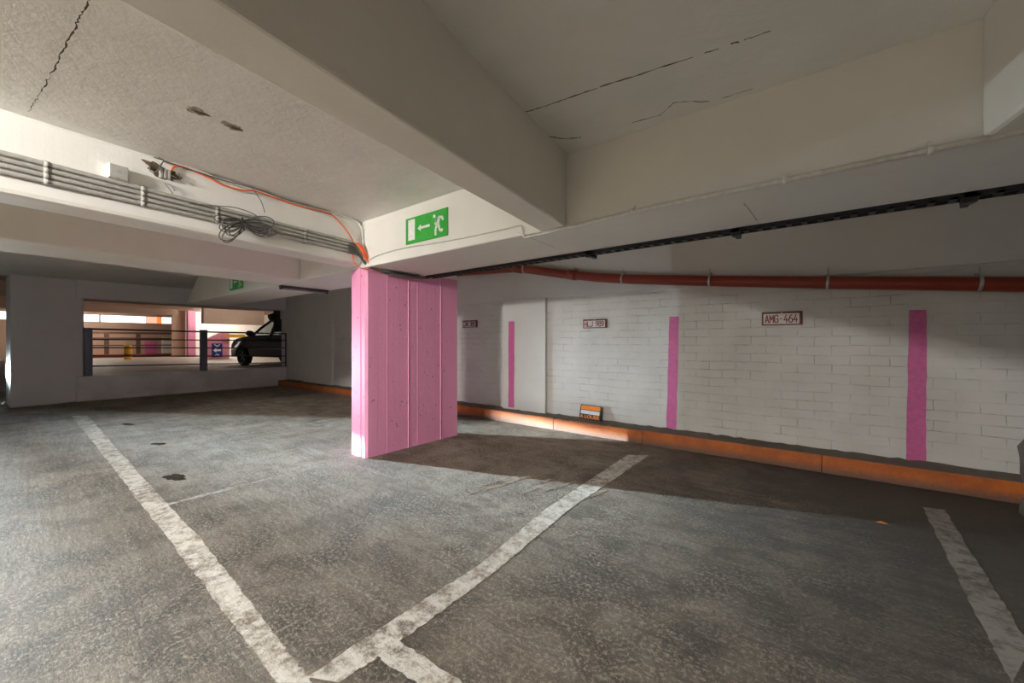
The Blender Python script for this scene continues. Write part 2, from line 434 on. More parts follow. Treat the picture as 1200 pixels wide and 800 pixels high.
gd = bpy.data.objects['trim_5']; zg = GZ-.0008
for a, b in (((872,238),(888,259)), ((606,272),(650,290))):
    mb = MB(); pts = [atz(*a, zg).lerp(atz(*b, zg), k/10) + Vector((random.uniform(-.002,.002),0,0)) for k in range(11)]
    ribbon(mb, pts, .005, (0,0,-1)); mb.build('joint', M['spallrim'], gd)
kbm = bpy.data.objects['trim_3']; KP = Vector((-5.19,0,0)); KN = Vector((DY, -DX, 0)).normalized(); KD = Vector((DX, DY, 0)).normalized()
def stain_on(u, v, rx, rz):
    c = atp(u, v, KP+KN*.0015, KN); mb = MB(); cv = mb.bm.verts.new(c); vs = []
    for k in range(26):
        t = 2*PI*k/26; f = 1+.18*math.sin(3*t+1)+.12*math.sin(7*t); vs.append(mb.bm.verts.new(c+KD*(rx*f*math.cos(t))+Vector((0,0,rz*f*math.sin(t)))))
    for k in range(26): mb.bm.faces.new((cv, vs[k], vs[(k+1)%26]))
    mb.build('stain', M['stain'], kbm)['label'] = 'brown patch on the shaded beam face'
stain_on(28, 236, .055, .035)
# ceiling cracks, joints and spalls
nz = (0,0,-1)
def ceil_pts(px): return [atz(u, v, CEIL-.0015) for u, v in px]
def jitter_path(pts, n, amp):
    out = []
    for a, b in zip(pts, pts[1:]):
        for i in range(n):
            p = a.lerp(b, i/n); out.append(p + Vector((random.uniform(-amp,amp), random.uniform(-amp,amp), 0)))
    out.append(pts[-1]); return out
mb = MB()
for px, w in (([(106,-6),(88,32),(66,75),(48,108)], .0055), ([(48,108),(33,131)], .003)):
    pts = jitter_path(ceil_pts(px), 16, .005); ribbon(mb, pts, [w*random.uniform(.2,1.5) for _ in pts], nz)
mb.build('crack', M['crack'], ceil)['label'] = 'black crack across the top left ceiling'
mb = MB()
pts = jitter_path(ceil_pts([(238,198),(300,163),(325,150),(358,129)]), 10, .003); ribbon(mb, pts, [.009*random.uniform(.5,1.3) for _ in pts], nz)
mb.build('joint', M['crackwhite'], ceil)['label'] = 'white filled joint on ceiling above the orange cable'
mb = MB()
pts = jitter_path(ceil_pts([(400,250),(440,238),(478,228)]), 8, .002); ribbon(mb, pts, [.006*random.uniform(.4,1.3) for _ in pts], nz)
pts = jitter_path(ceil_pts([(381,233),(405,223),(440,212),(485,196)]), 8, .002); ribbon(mb, pts, [.006*random.uniform(.4,1.3) for _ in pts], nz)
mb.build('joint', M['crackwhite'], ceil)
mb = MB()
for px, w in (([(613,132),(640,124),(665,115),(700,103)], .010), ([(702,102),(750,87),(812,67)], .010), ([(826,62),(842,57)], .008), ([(857,51),(866,49)], .012), ([(872,47),(903,36)], .006)):
    pts = jitter_path(ceil_pts(px), 8, .003); ribbon(mb, pts, [w*random.uniform(.35,1.1) for _ in pts], nz)
mb.build('crack', M['crack'], ceil)['label'] = 'long straight crack in the right ceiling bay'
mb = MB()
for px, w in (([(740,144),(773,135),(790,120),(802,119),(832,119)], .008), ([(846,115),(882,104)], .006)):
    pts = jitter_path(ceil_pts(px), 7, .003); ribbon(mb, pts, [w*random.uniform(.25,1.1) for _ in pts], nz)
mb.build('crack', M['crack'], ceil)['label'] = 'crooked crack in the right ceiling bay nearer the girder'
mb = MB()
pts = jitter_path(ceil_pts([(628,158),(643,160),(660,162.5),(681,161)]), 7, .003); ribbon(mb, pts, [.012*random.uniform(.3,1.1) for _ in pts], nz)
mb.build('crack', M['crack'], ceil)['label'] = 'short dark crack beside the overhead beam'
def blob(mb, c, ax, rx, ry, n, amp, z, m=None):
    ax = Vector((ax[0], ax[1], 0)).normalized(); ay = Vector((-ax.y, ax.x, 0)); vs = []
    ph = [random.uniform(0, 6.28) for _ in range(5)]
    for k in range(n):
        t = 2*PI*k/n; f = 1 + amp*(.6*math.sin(2*t+ph[0]) + .5*math.sin(3*t+ph[1]) + .4*math.sin(5*t+ph[2]) + .4*math.sin(8*t+ph[3]) + .3*math.sin(13*t+ph[4]))
        p = Vector(c) + ax*(math.cos(t)*rx*f) + ay*(math.sin(t)*ry*f); vs.append((p.x, p.y, z))
    cv = mb.bm.verts.new((c[0], c[1], z)); bv = [mb.bm.verts.new(v) for v in vs]; mi = mb._mi(m)
    for k in range(n):
        f = mb.bm.faces.new((cv, bv[k], bv[(k+1)%n])); f.material_index = mi
for (px, a, b, lab) in (((231,130), .062, .026, 'left one of two brown spalled patches on the ceiling'), ((272,148), .062, .028, 'right one of two brown spalled patches on the ceiling')):
    c = atz(*px, CEIL); d = atz(px[0]+30, px[1]+13, CEIL) - c
    mb = MB(); blob(mb, c, d, a*.85, b*1.5, 40, .22, CEIL-.0012, M['spallrim']); blob(mb, c+d.normalized()*.02, d, a*.62, b*.6, 40, .3, CEIL-.0024, M['spall'])
    mb.build('spalled_patch', None, ceil)['label'] = lab

# painted floor lines
def edge_strip(name, left, right, mat, lab, z=.003, n=16, amp=.006):
    """left/right: matching floor polylines given as world points"""
    mb = MB(); L = []; R = []
    for i in range(len(left)-1):
        for k in range(n):
            t = k/n; l = left[i].lerp(left[i+1], t); r = right[i].lerp(right[i+1], t)
            L.append(mb.bm.verts.new((l.x+random.uniform(-amp,amp), l.y+random.uniform(-amp,amp), z))); R.append(mb.bm.verts.new((r.x+random.uniform(-amp,amp), r.y+random.uniform(-amp,amp), z)))
    l, r = left[-1], right[-1]; L.append(mb.bm.verts.new((l.x,l.y,z))); R.append(mb.bm.verts.new((r.x,r.y,z)))
    for i in range(len(L)-1): mb.bm.faces.new((L[i], L[i+1], R[i+1], R[i]))
    o = mb.build(name, mat, floor)
    if lab: o['label'] = lab
    return o
F_ = lambda pts: [atz(u, v, 0) for u, v in pts]
edge_strip('parking_line', F_([(84,487),(142,560),(204,640),(275,733),(325,800)]), F_([(103,487),(168,560),(236,632),(318,738),(366,800)]), M['line'], 'worn white line running from lower middle to the grey pillar', .0006, 24)
edge_strip('parking_line', F_([(735,533),(640,596),(560,663),(470,720),(360,793)]), F_([(761,533),(668,596),(572,676),(480,743),(398,800)]), M['line'], 'worn white bay line running diagonally toward the pink stripe', .0009, 24)
edge_strip('parking_line', F_([(440,768),(488,800),(560,848)]), F_([(466,750),(543,800),(600,838)]), M['line'], 'short white line leaving the diagonal bay line at the bottom', .0012, 12)
edge_strip('parking_line', F_([(1081,594),(1131,694),(1186,800)]), F_([(1107,597),(1158,678),(1208,758)]), M['line_far'], 'dim white bay line at the right edge', .0006, 20)
for x0, x1, y0, y1, w, lab in ((-4.12,-4.17,.78,2.1,.055,'thin faded line left of the pink pillar'), (-6.56,-6.42,.9,3.9,.05,'thin faded line passing the middle oil spot'), (-9.08,-9.75,.9,4.2,.05,'faintest thin line near the low wall')):
    edge_strip('parking_line', [Vector((x0-w/2,y0,0)), Vector((x1-w/2,y1,0))], [Vector((x0+w/2,y0,0)), Vector((x1+w/2,y1,0))], M['line_thin'], lab, .0004, 20)
for px, rx, ry, lab in (((205,559), .13, .075, 'largest dark oil stain beside the long white line'), ((186,520), .11, .05, 'middle dark oil stain'), ((150,497), .14, .05, 'small far oil stain near the grey pillar')):
    c = atz(*px, 0); mb = MB(); blob(mb, c, (1,.3), rx, ry, 48, .22, .0010); mb.build('oil_stain', M['oil'], floor)['label'] = lab
# dark tyre scuffs in front of the pillar
mb = MB()
for (u, v, l, w) in ((590,563,.55,.05), (612,560,.5,.06), (640,563,.5,.05), (662,568,.45,.045), (575,572,.4,.05), (620,575,.35,.04), (700,578,.3,.05), (845,640,.22,.05), (740,690,.10,.03), (770,694,.06,.03), (815,712,.16,.035), (860,600,.28,.06), (905,588,.3,.05)):
    c = atz(u, v, 0); blob(mb, c, (.2, 1) if u < 710 else (1, .3), l/2, w/2, 30, .25, .0010)
mb.build('tyre_mark', M['scuff'], floor)['label'] = 'dark tyre scuffs right of the pink pillar'

# ------------------------------------------------------------------ pillars
pp = thing('pillar', (-4.14, 3.2, 0), 'pink painted concrete pillar standing under the exit sign girder', 'pillar')
def pillar_plan():
    pts = [(-4.29, 2.495)]; x = -4.285
    for b in (.09, .10, .09): pts += [(x+.003, 2.495+random.uniform(-.003,.003)), (x+b-.004, 2.495+random.uniform(-.003,.003))]; x += b
    pts = [(-4.29,2.496),(-4.20,2.496),(-4.199,2.492),(-4.10,2.492),(-4.099,2.497),(-4.025,2.497),(-4.0,2.522)]
    y = 2.53
    bw = [.12,.13,.17,.13,.14,.12,.16,.10,.14,.15]
    for i, b in enumerate(bw):
        if y+b > 3.90: b = 3.90-y
        o = random.uniform(-.0012,.0012)
        pts += [(-4.0+o, y+.003), (-4.0+o, y+b-.012), (-4.0+(.007 if i in (3, 7) else .0028 if i in (1,4) else .0), y+b-.008), (-4.0+(.006 if i in (3, 7) else .002 if i in (1,4) else .0), y+b-.001)]
        y += b
        if y >= 3.895: break
    pts += [(-4.0,3.90), (-4.29,3.90)]
    return pts
plan = pillar_plan()
mb = MB(); n = len(plan)
ring = lambda zf: [mb.bm.verts.new((x, y, zf(x, y))) for x, y in plan]
ptop = lambda x, y: 2.135 if y < 2.6 else 2.135+(y-2.5)*.012
r0 = ring(lambda x, y: 0); r1 = ring(ptop)
for i in range(n): mb.bm.faces.new((r0[i], r0[(i+1)%n], r1[(i+1)%n], r1[i]))
mb.bm.faces.new(r1)
mb.build('painted_shaft', M['pink'], pp)
MB().box(-4.29, -4.004, GB+.001, 3.90, 2.152, CEIL).build('unpainted_head', M['beamx'], pp, bevel=.004)['label'] = 'bare white upper part behind the girder'
gp = MB().plan([(-12.40,.12),(-12.66,1.12),(-13.4,1.12),(-13.35,.075)], 0, CEIL).build('pillar', M['pillar'], None, (-12.9,.6,0), .03, 3)
tag(gp, 'broad grey white concrete pillar at the left edge', 'pillar')

# low wall and lintel on the left, with its opening and railing
lw = struct(MB().plan([(-12.60,1.0),(-12.60,WALLY),(-12.98,WALLY),(-12.98,1.0)], 0, .55).build('wall_left', M['lowwall'], None, None, .02), 'low white painted wall below the railing')
struct(MB().plan([(-12.60,1.0),(-12.60,WALLY+.02),(-12.98,WALLY+.02),(-12.98,1.0)], 2.235, CEIL).build('trim_6', M['pillar'], None, None, .008), 'white lintel over the railing opening')
rl = thing('railing', (-12.66, 3.2, .55), 'dark metal railing with five bars on the low white wall', 'railing')
RX = -12.66
for zz0, zz1 in ((1.575,1.53), (1.345,1.33), (1.165,1.10), (.985,.865), (.76,.67)):
    r_ = .02 if zz0 > 1.5 else .014
    MB().tube([(RX, 1.16, zz0), (RX, 5.26, zz1)], r_, 8).build('bar', M['dark'], rl)
MB().box(RX-.05, RX+.03, 3.17, 3.32, .545, 1.60).build('post', M['rail'], rl, bevel=.004)['label'] = 'wide flat middle post'
MB().box(RX-.10, RX+.03, 1.125, 1.25, .545, 1.60).build('post', M['rail'], rl, bevel=.004)['label'] = 'wide flat post beside the grey pillar'
MB().box(RX-.015, RX+.015, 5.235, 5.262, .545, 1.56).build('post', M['dark'], rl)['label'] = 'thin end post against the brick wall'

# ------------------------------------------------------------------ exit signs
def exit_sign(xl, xr, zb, zt, yf, label):
    t = thing('exit_sign', ((xl+xr)/2, yf, zb), label, 'exit sign', 'green exit signs on the girder')
    W_, H_ = xr-xl, zt-zb
    MB().box(xl, xr, yf-.012, yf, zb, zt).build('panel', M['green'], t, bevel=.002)
    y = yf-.0125
    P = lambda a, b: (xl+a*W_, y, zb+b*H_)
    def flat(name, polys):
        mb = MB()
        for pl in polys: mb.prism([P(a, b) for a, b in pl], (0, -.0012, 0))
        return mb.build(name, M['signwhite'], t)
    flat('door_symbol', [[(.07,.13),(.235,.13),(.235,.92),(.07,.92)]])
    flat('arrow', [[(.31,.52),(.385,.65),(.385,.565),(.60,.565),(.60,.475),(.385,.475),(.385,.39)]])
    def limb(pts, w):
        out = []
        for (a, b) in zip(pts, pts[1:]):
            dx, dz = (b[0]-a[0])*W_, (b[1]-a[1])*H_; L = math.hypot(dx, dz); nx_, nz_ = -dz/L*w/2, dx/L*w/2
            out.append([(a[0]+nx_/W_, a[1]+nz_/H_), (b[0]+nx_/W_, b[1]+nz_/H_), (b[0]-nx_/W_, b[1]-nz_/H_), (a[0]-nx_/W_, a[1]-nz_/H_)])
        return out
    head = [(.705+.028*math.cos(k*PI/8), .80+.028*W_/H_*math.sin(k*PI/8)) for k in range(16)]
    flat('running_figure', [head] + limb([(.79,.74),(.775,.45)], .050) + limb([(.775,.47),(.735,.34),(.735,.10)], .026) + limb([(.80,.47),(.835,.24),(.90,.24)], .026)
         + limb([(.80,.73),(.89,.70),(.90,.58)], .022) + limb([(.775,.73),(.74,.55),(.715,.52)], .022))
    return t
exit_sign(-3.255, -2.655, 2.255, 2.508, GF, 'large green exit sign with arrow above the pink pillar')
exit_sign(-8.19, -7.57, 2.185, 2.44, GF, 'small distant green exit sign half hidden by the wide beam')

# ------------------------------------------------------------------ plates and rent sign
GLYPH = {
 'A': [[(0,0),(.5,1),(1,0)], [(.2,.33),(.8,.33)]], 'M': [[(0,0),(0,1),(.5,.38),(1,1),(1,0)]],
 'G': [[(1,.8),(.8,1),(.2,1),(0,.8),(0,.2),(.2,0),(.8,0),(1,.2),(1,.48),(.55,.48)]], '-': [[(.25,.5),(.75,.5)]],
 '4': [[(.62,1),(0,.32),(1,.32)], [(.72,.58),(.72,0)]], '6': [[(.8,1),(.35,.85),(0,.42),(0,.18),(.2,0),(.8,0),(1,.18),(1,.38),(.8,.54),(.2,.54),(.02,.40)]],
 'H': [[(0,0),(0,1)], [(1,0),(1,1)], [(0,.5),(1,.5)]], 'L': [[(0,1),(0,0),(1,0)]], 'J': [[(1,1),(1,.2),(.8,0),(.2,0),(0,.2)]],
 '9': [[(.2,0),(.65,.15),(1,.58),(1,.82),(.8,1),(.2,1),(0,.82),(0,.62),(.2,.46),(.8,.46),(.98,.60)]],
 '8': [[(.2,.53),(.05,.70),(.05,.86),(.22,1),(.78,1),(.95,.86),(.95,.70),(.8,.53),(.2,.53),(0,.36),(0,.16),(.2,0),(.8,0),(1,.16),(1,.36),(.8,.53)]],
 '3': [[(0,.86),(.2,1),(.8,1),(1,.84),(1,.68),(.8,.53),(.4,.53)], [(.8,.53),(1,.36),(1,.16),(.8,0),(.2,0),(0,.14)]],
 '5': [[(.95,1),(.08,1),(.03,.56),(.3,.62),(.8,.62),(1,.44),(1,.18),(.8,0),(.2,0),(0,.14)]],
 'D': [[(0,0),(0,1),(.7,1),(1,.75),(1,.25),(.7,0),(0,0)]], 'N': [[(0,0),(0,1),(1,0),(1,1)]] }
def plate(txt, pl, pr, label, mk):
    """pl: top-left, pr: bottom-right world points on the wall"""
    x0, x1, z1, z0 = pl.x, pr.x, pl.z, pr.z
    t = thing('number_plate', ((x0+x1)/2, WALLY, z0), label, 'number plate', 'number plates on the brick wall')
    yw = WALLY
    MB().box(x0, x1, yw-.022, yw, z0, z1).build('frame', M['plateframe'], t, bevel=.004)
    a, b, c, d = x0+.016, x1-.026, z0+.012, z1-.022
    MB().box(a, b, yw-.026, yw-.021, c, d).build('plate', M['platewhite'], t)
    MB().lathe([(.007,0),(.006,.006),(.002,.008)], ((x0+x1)/2, yw-.022, z1-.012), (0,-1,0), 10).build('screw', M['steel'], t)
    n = len(txt); cell = (b-a)*.93/n; x = a+(b-a)*.035; hgt = (d-c)*.70; zb = (c+d)/2-hgt/2; wd = cell*.74; st = .0105
    for ch in txt:
        if ch != ' ':
            mb = MB()
            for k, pl in enumerate(GLYPH[ch]):
                for (p0, p1) in zip(pl, pl[1:]):
                    A_ = Vector((x+cell*.13+p0[0]*wd, 0, zb+p0[1]*hgt)); B_ = Vector((x+cell*.13+p1[0]*wd, 0, zb+p1[1]*hgt))
                    t_ = (B_-A_).normalized(); n_ = Vector((-t_.z, 0, t_.x))*st/2; e_ = t_*st*.42
                    q = [A_-e_+n_, B_+e_+n_, B_+e_-n_, A_-e_-n_]
                    mb.prism([(v.x, yw-.026, v.z) for v in q], (0, -.0011, 0))
            mb.build('character', mk, t)
        x += cell
plate('AMG-464', Vector((-.534,0,1.627)), Vector((-.166,0,1.480)), 'brown framed plate reading AMG-464 right of the middle pink stripe', M['platered'])
plate('HLJ 989', Vector((-2.767,0,1.622)), Vector((-2.395,0,1.492)), 'brown framed plate reading HLJ 989 above the leaning rent sign', M['platered'])
plate('LDN 385', Vector((-5.25,0,1.684)), Vector((-4.885,0,1.556)), 'small dark framed plate just right of the pink pillar', M['sgblack'])

rs = thing('rent_sign', (-2.62, 5.19, KH+.015), 'orange and black A LOUER sign leaning on the wall below HLJ plate', 'sign')
SW, SH = .325, .205; th = math.radians(14)
o_ = Vector((-2.785, 5.165, KH+.016)); ux = Vector((1, 0, -.02)).normalized(); uz = Vector((.02, math.sin(th), math.cos(th))); un = ux.cross(uz).normalized()
if un.y > 0: un = -un
def sgp(a, b, k=0): return o_ + ux*(a*SW) + uz*(b*SH) + un*k
def sg(name, polys, mat, k0, k1):
    mb = MB()
    for pl in polys: mb.prism([sgp(a, b, k0) for a, b in pl], un*(k1-k0))
    return mb.build(name, mat, rs)
sg('board', [[(0,0),(1,0),(1,1),(0,1)]], M['sgblack'], 0, .004)
sg('orange_band', [[(.04,.66),(.965,.66),(.965,.955),(.04,.955)]], M['sgorange'], .004, .005)
sg('white_band', [[(.05,.37),(.95,.37),(.95,.62),(.05,.62)]], M['sgwhite'], .004, .005)
mb = MB(); xf = Matrix.Translation(sgp(.5,.185,.0052)) @ Matrix((( ux.x, uz.x, un.x, 0), (ux.y, uz.y, un.y, 0), (ux.z, uz.z, un.z, 0), (0,0,0,1)))
vs, fs = text_mesh('A LOUER', .066, xf @ Matrix.Shear('XZ', 4, (.0, .0)), .0004, 1.12, .0016); add_raw(mb, vs, fs); mb.build('lettering', M['sgorange'], rs)

# ------------------------------------------------------------------ red pipe on the wall
pa = [aty(u, v, 5.15) for u, v in ((440,327),(540,319.2),(598,314.8),(606,314.3),(614,315),(660,321),(700,325),(740,327),(830,329),(970,331),(1150,332.6),(1200,333.2))]
pa[0] = pa[1] + Vector((-1.6, 0, 0)); pa.append(pa[-1] + (pa[-1]-pa[-2])*5)
rp = thing('red_pipe', pa[6], 'red brown pipe sloping along the wall above the number plates', 'pipe')
MB().tube(pa, .064, 16).build('pipe', M['redpipe'], rp)
for u, v, h in ((606,314.3,.10), (671,322,.075)):
    p = aty(u, v, 5.15); d = (pa[6]-pa[4]).normalized(); MB().tube([p-d*h, p+d*h], .073, 16).build('coupling', M['redpipe'], rp)
for u, v in ((615,315),(672.5,322.3),(730,326.6),(832,329),(970,331),(1148,332.6)):
    p = aty(u, v, 5.15); d = Vector((1,0,-.09)).normalized()
    mb = MB().tube([p-d*.012, p+d*.012], .069, 16).tube([p+Vector((0,0,.06)), Vector((p.x, p.y, min(p.z+.15, 2.625)))], .006, 6)
    mb.box(p.x-.012, p.x+.012, p.y, 5.234, p.z+.085, p.z+.10); mb.build('clamp', M['steel'], rp)

# ------------------------------------------------------------------ conduits along the conduit beam
HP = Vector((-3.70, 0, 0)); HN = Vector((DY, -DX, 0)).normalized()      # face plane of that beam
HD = Vector((DX, DY, 0))
def hface(Y, Z, off=.0): return Vector((beam_x(-3.70, Y), Y, Z)) + HN*off
def hpx(u, v, off=.0): return atp(u, v, HP+HN*off, HN)
cz = [2.372, 2.337, 2.302, 2.267]
for i, z in enumerate(cz):
    pts = [hface(y, z, .022) for y in (-6.5, -3, -1, 0, .6, 1.2, 1.8, 2.30)]
    k = 3-i
    pts.append(hface(2.36+.012*k, z-.006*k, .026))
    o = MB().tube(pts, .0145, 10).build('conduit', M['conduit'], None, pts[0])
    tag(o, ['topmost of four grey conduits on the white beam', 'second from top of four grey conduits on the white beam', 'third from top of four grey conduits on the white beam', 'lowest of four grey conduits on the white beam'][i], 'conduit', 'grey conduits on the white beam')
cl_lab = ['conduit clip nearest the left edge', 'conduit clip below right of the white junction box', 'conduit clip just left of the coiled wires', 'conduit clip near the right end of the conduits']
for (u, v), lab in zip(((54,203),(167,231),(254,251),(357,279)), cl_lab):
    p = hpx(u, v, .02); Y = p.y
    mb = MB(); w = .014
    for z in cz:
        q = hface(Y, z, .022); mb.tube([q-HD*w, q+HD*w], .0165, 10)
    a = hface(Y-.03, 2.245, 0); mb.prism([hface(Y-w, 2.245, .001), hface(Y+w, 2.245, .001), hface(Y+w, 2.395, .001), hface(Y-w, 2.395, .001)], HN*.012)
    tag(mb.build('conduit_clip', M['conduit'], None, hface(Y, 2.32, 0)), lab, 'clip', 'white clips holding the conduits')
jb = thing('junction_box', hpx(136,203), 'small pale grey square box on white beam above the conduits', 'junction box')
p = hpx(136,203); hw, hh = .048, .045
q = [p-HD*hw+Vector((0,0,-hh)), p+HD*hw+Vector((0,0,-hh)), p+HD*hw+Vector((0,0,hh)), p-HD*hw+Vector((0,0,hh))]
MB().prism(q, HN*.05).build('box', M['white'], jb, bevel=.004)
MB().prism([v+HN*.05 for v in [p-HD*hw*.94+Vector((0,0,-hh*.94)), p+HD*hw*.94+Vector((0,0,-hh*.94)), p+HD*hw*.94+Vector((0,0,hh*.94)), p-HD*hw*.94+Vector((0,0,hh*.94))]], HN*.005).build('lid', M['conduit'], jb, bevel=.002)
MB().lathe([(.005,0),(.004,.003)], p+HN*.0555, HN, 10).build('screw', M['steel'], jb)

# broken terminal block and loose wires in a rusty patch
tb = thing('terminal_block', hpx(196,203), 'broken grey terminal block in a rusty hole with loose wires', 'terminal block')
mb = MB(); c = hpx(190,201,.002)
ph = [random.uniform(0,6) for _ in range(4)]; vs = []
for k in range(40):
    t = 2*PI*k/40; f = 1+.2*math.sin(3*t+ph[0])+.12*math.sin(7*t+ph[1])+.1*math.sin(11*t+ph[2])
    vs.append(mb.bm.verts.new(c+HD*(.10*f*math.cos(t))+Vector((0,0,.045*f*math.sin(t)-.02*math.cos(t)))))
cv = mb.bm.verts.new(c)
for k in range(40): mb.bm.faces.new((cv, vs[k], vs[(k+1)%40]))
mb.build('rusty_patch', M['rust'], tb)
p = hpx(192,204)
for k in range(3):
    q = p + HD*(.022*(k-1))
    MB().prism([q-HD*.008+Vector((0,0,-.035)), q+HD*.008+Vector((0,0,-.035)), q+HD*.008+Vector((0,0,.035)), q-HD*.008+Vector((0,0,.035))], HN*.03).build('terminal', M['conduit'], tb, bevel=.002)
mb = MB()
mb.tube([hpx(180,181,.01), hpx(192,188,.02), hpx(188,194,.03), hpx(186,199,.035), hpx(180,203,.02), hpx(176,200,.01), hpx(175,194,.008)], .005, 6)
mb.tube([hpx(200,205,.02), hpx(206,208,.04), hpx(209,211,.03)], .003, 5).tube([hpx(209,203,.01), hpx(211,207,.03), hpx(211,212,.02)], .003, 5)
mb.tube([hpx(193,214,.01), hpx(198,221,.03), hpx(203,227,.02)], .003, 5).tube([hpx(196,215,.01), hpx(202,218,.03), hpx(205,224,.02)], .0025, 5)
mb.build('loose_wire', M['wire'], tb)

def smooth_path(pts, n=6):
    out = []; P_ = [pts[0]] + list(pts) + [pts[-1]]
    for i in range(1, len(P_)-2):
        p0, p1, p2, p3 = P_[i-1], P_[i], P_[i+1], P_[i+2]
        for k in range(n):
            t = k/n; out.append(.5*((2*p1) + (p2-p0)*t + (2*p0-5*p1+4*p2-p3)*t*t + (3*p1-p0-3*p2+p3)*t**3))
    out.append(pts[-1]); return out
oc = smooth_path([hpx(u, v, .018) for u, v in ((201,200),(204,195),(213,195),(224,199),(242,207),(262,217),(285,223),(298,223.5),(312,228),(340,238),(365,245),(385,250),(395,257),(405,268),(412,279),(415,286))])
tag(MB().tube(oc, .0065, 8).build('cable', M['orangecable'], None, oc[0]), 'orange cable running along the top of the white beam', 'cable')
wc = smooth_path([hpx(u, v, .012) for u, v in ((188,187),(215,195),(235,201),(260,211),(290,220),(320,229),(350,238),(385,247.5),(402,253),(414,257.5))] + [hpx(420.5,262,.02), hpx(424,269,.03), hpx(425,280,.035), hpx(425.5,290,.05), hpx(427,298,.05)])
tag(MB().tube(wc, .010, 8).build('cable', M['whitecable'], None, wc[0]), 'white cable under the ceiling turning down above the pink pillar', 'cable')
bc = smooth_path([hpx(180,184,.02), hpx(225,199.5,.022), hpx(258,210,.024), hpx(300,221.5,.022), hpx(340,235,.022), hpx(388,247.5,.024)])
tag(MB().tube(bc, .0045, 6).build('cable', M['wire'], None, bc[0]), 'thin dark cable beside the orange cable under the ceiling', 'cable')
hw_ = smooth_path([hpx(297,222,.02), hpx(302,229,.035), hpx(307,238,.04), hpx(310.5,249,.03)])
tag(MB().tube(hw_, .0035, 6).build('wire', M['wire'], None, hw_[0]), 'black wire end dangling from the orange cable', 'wire')
# thick orange cables and red loop at the corner
ob = thing('cable_bundle', hpx(424,295,.06), 'bundle of orange cables turning the corner above the pink pillar', 'cable bundle')
for k in range(3):
    q = smooth_path([hpx(417+1.5*k,285,.05), hpx(422+1.6*k,290,.09), hpx(427+1.6*k,300,.11), hpx(433+1.6*k,309,.115), hpx(438+1.3*k,314,.10), Vector((-3.91, 2.60+.03*k, 2.085-.006*k))])
    MB().tube(q, .0095, 8).build('cable', M['orangecable'], ob)
q = smooth_path([hpx(415,292,.02), hpx(413.5,300,.03), hpx(416,308,.05), hpx(423,314,.06), hpx(432,315.5,.09), hpx(437,313,.10)])
MB().tube(q, .006, 8).build('cable', M['orangecable'], ob)['label'] = 'thin red loop'
kd = thing('cable_bundle', hpx(418,296,.05), 'dark cables bending behind the orange bundle above the pink pillar', 'cable bundle')
for k in range(4):
    q = smooth_path([hpx(408,286+3*k,.045), hpx(417+k,290+3*k,.06), hpx(422+k,299+2*k,.065), hpx(428+k,307+1.5*k,.07), Vector((-3.94+.012*k, 2.60, 2.098-.004*k)), Vector((-3.93+.012*k, 3.2, 2.098-.004*k)), Vector((-3.9+.012*k, 3.30, 2.10))])
    MB().tube(q, .010, 8).build('cable', M['wire'], kd)
for k in range(2): MB().tube([(-3.975+.045*k, 2.66, 2.092-.004*k), (-3.975+.045*k, 3.24, 2.092-.004*k)], .019, 10).build('sleeve', M['conduitd'], kd)
# coil of thin grey wires hung on the conduits
co = thing('wire_coil', hpx(285,262,.05), 'tangled coil of thin dark wires hung on the conduits', 'wire coil')
rw = random.Random(4)
def lobe(c0, ang, ln, wd, bulge, ph):
    pts = []
    for j in range(29):
        t = 2*PI*j/28; a_ = ln*.5*(1-math.cos(t)); b_ = wd*math.sin(t)*(.35+.65*math.sin(t/2))
        pts.append(c0 + HD*(a_*math.cos(ang)-b_*math.sin(ang)) + Vector((0,0,a_*math.sin(ang)+b_*math.cos(ang))) + HN*(bulge*math.sin(t/2)+.01*math.sin(2*t+ph)))
    return pts
for k in range(16):
    left = k % 2 == 0
    ang = PI+rw.uniform(.05,.95) if left else rw.uniform(-.35,.30)
    ln = rw.uniform(.16,.26) if left else rw.uniform(.14,.30); wd = rw.uniform(.025,.065)
    q = lobe(hpx(285,261,.055+.004*(k%6)), ang, ln, wd, rw.uniform(.0,.05), k)
    MB().tube(q, .0045, 6, None, False).build('wire_loop', M['wire'], co)
MB().tube([hpx(284,255,.045), hpx(284.5,260,.10), hpx(285,266,.11), hpx(286,270,.05)], .006, 6).build('tie', M['black'], co)
tl = smooth_path([hpx(222,238,.04), hpx(250,241,.045), hpx(275,243,.05), hpx(296,250,.05), hpx(304,256,.05)])
tag(MB().tube(tl, .0035, 6).build('wire', M['wire'], None, tl[0]), 'thin loose wire lying along the top conduit left of the coil', 'wire')
tw = smooth_path([hpx(0,203,.012), hpx(60,218,.012), hpx(130,233,.012), hpx(200,247,.02), hpx(260,259,.02), hpx(330,277,.02), hpx(395,292,.02)])
tag(MB().tube(tw, .0035, 6).build('wire', M['conduitd'], None, tw[0]), 'thin wire sagging below the lowest conduit', 'wire')

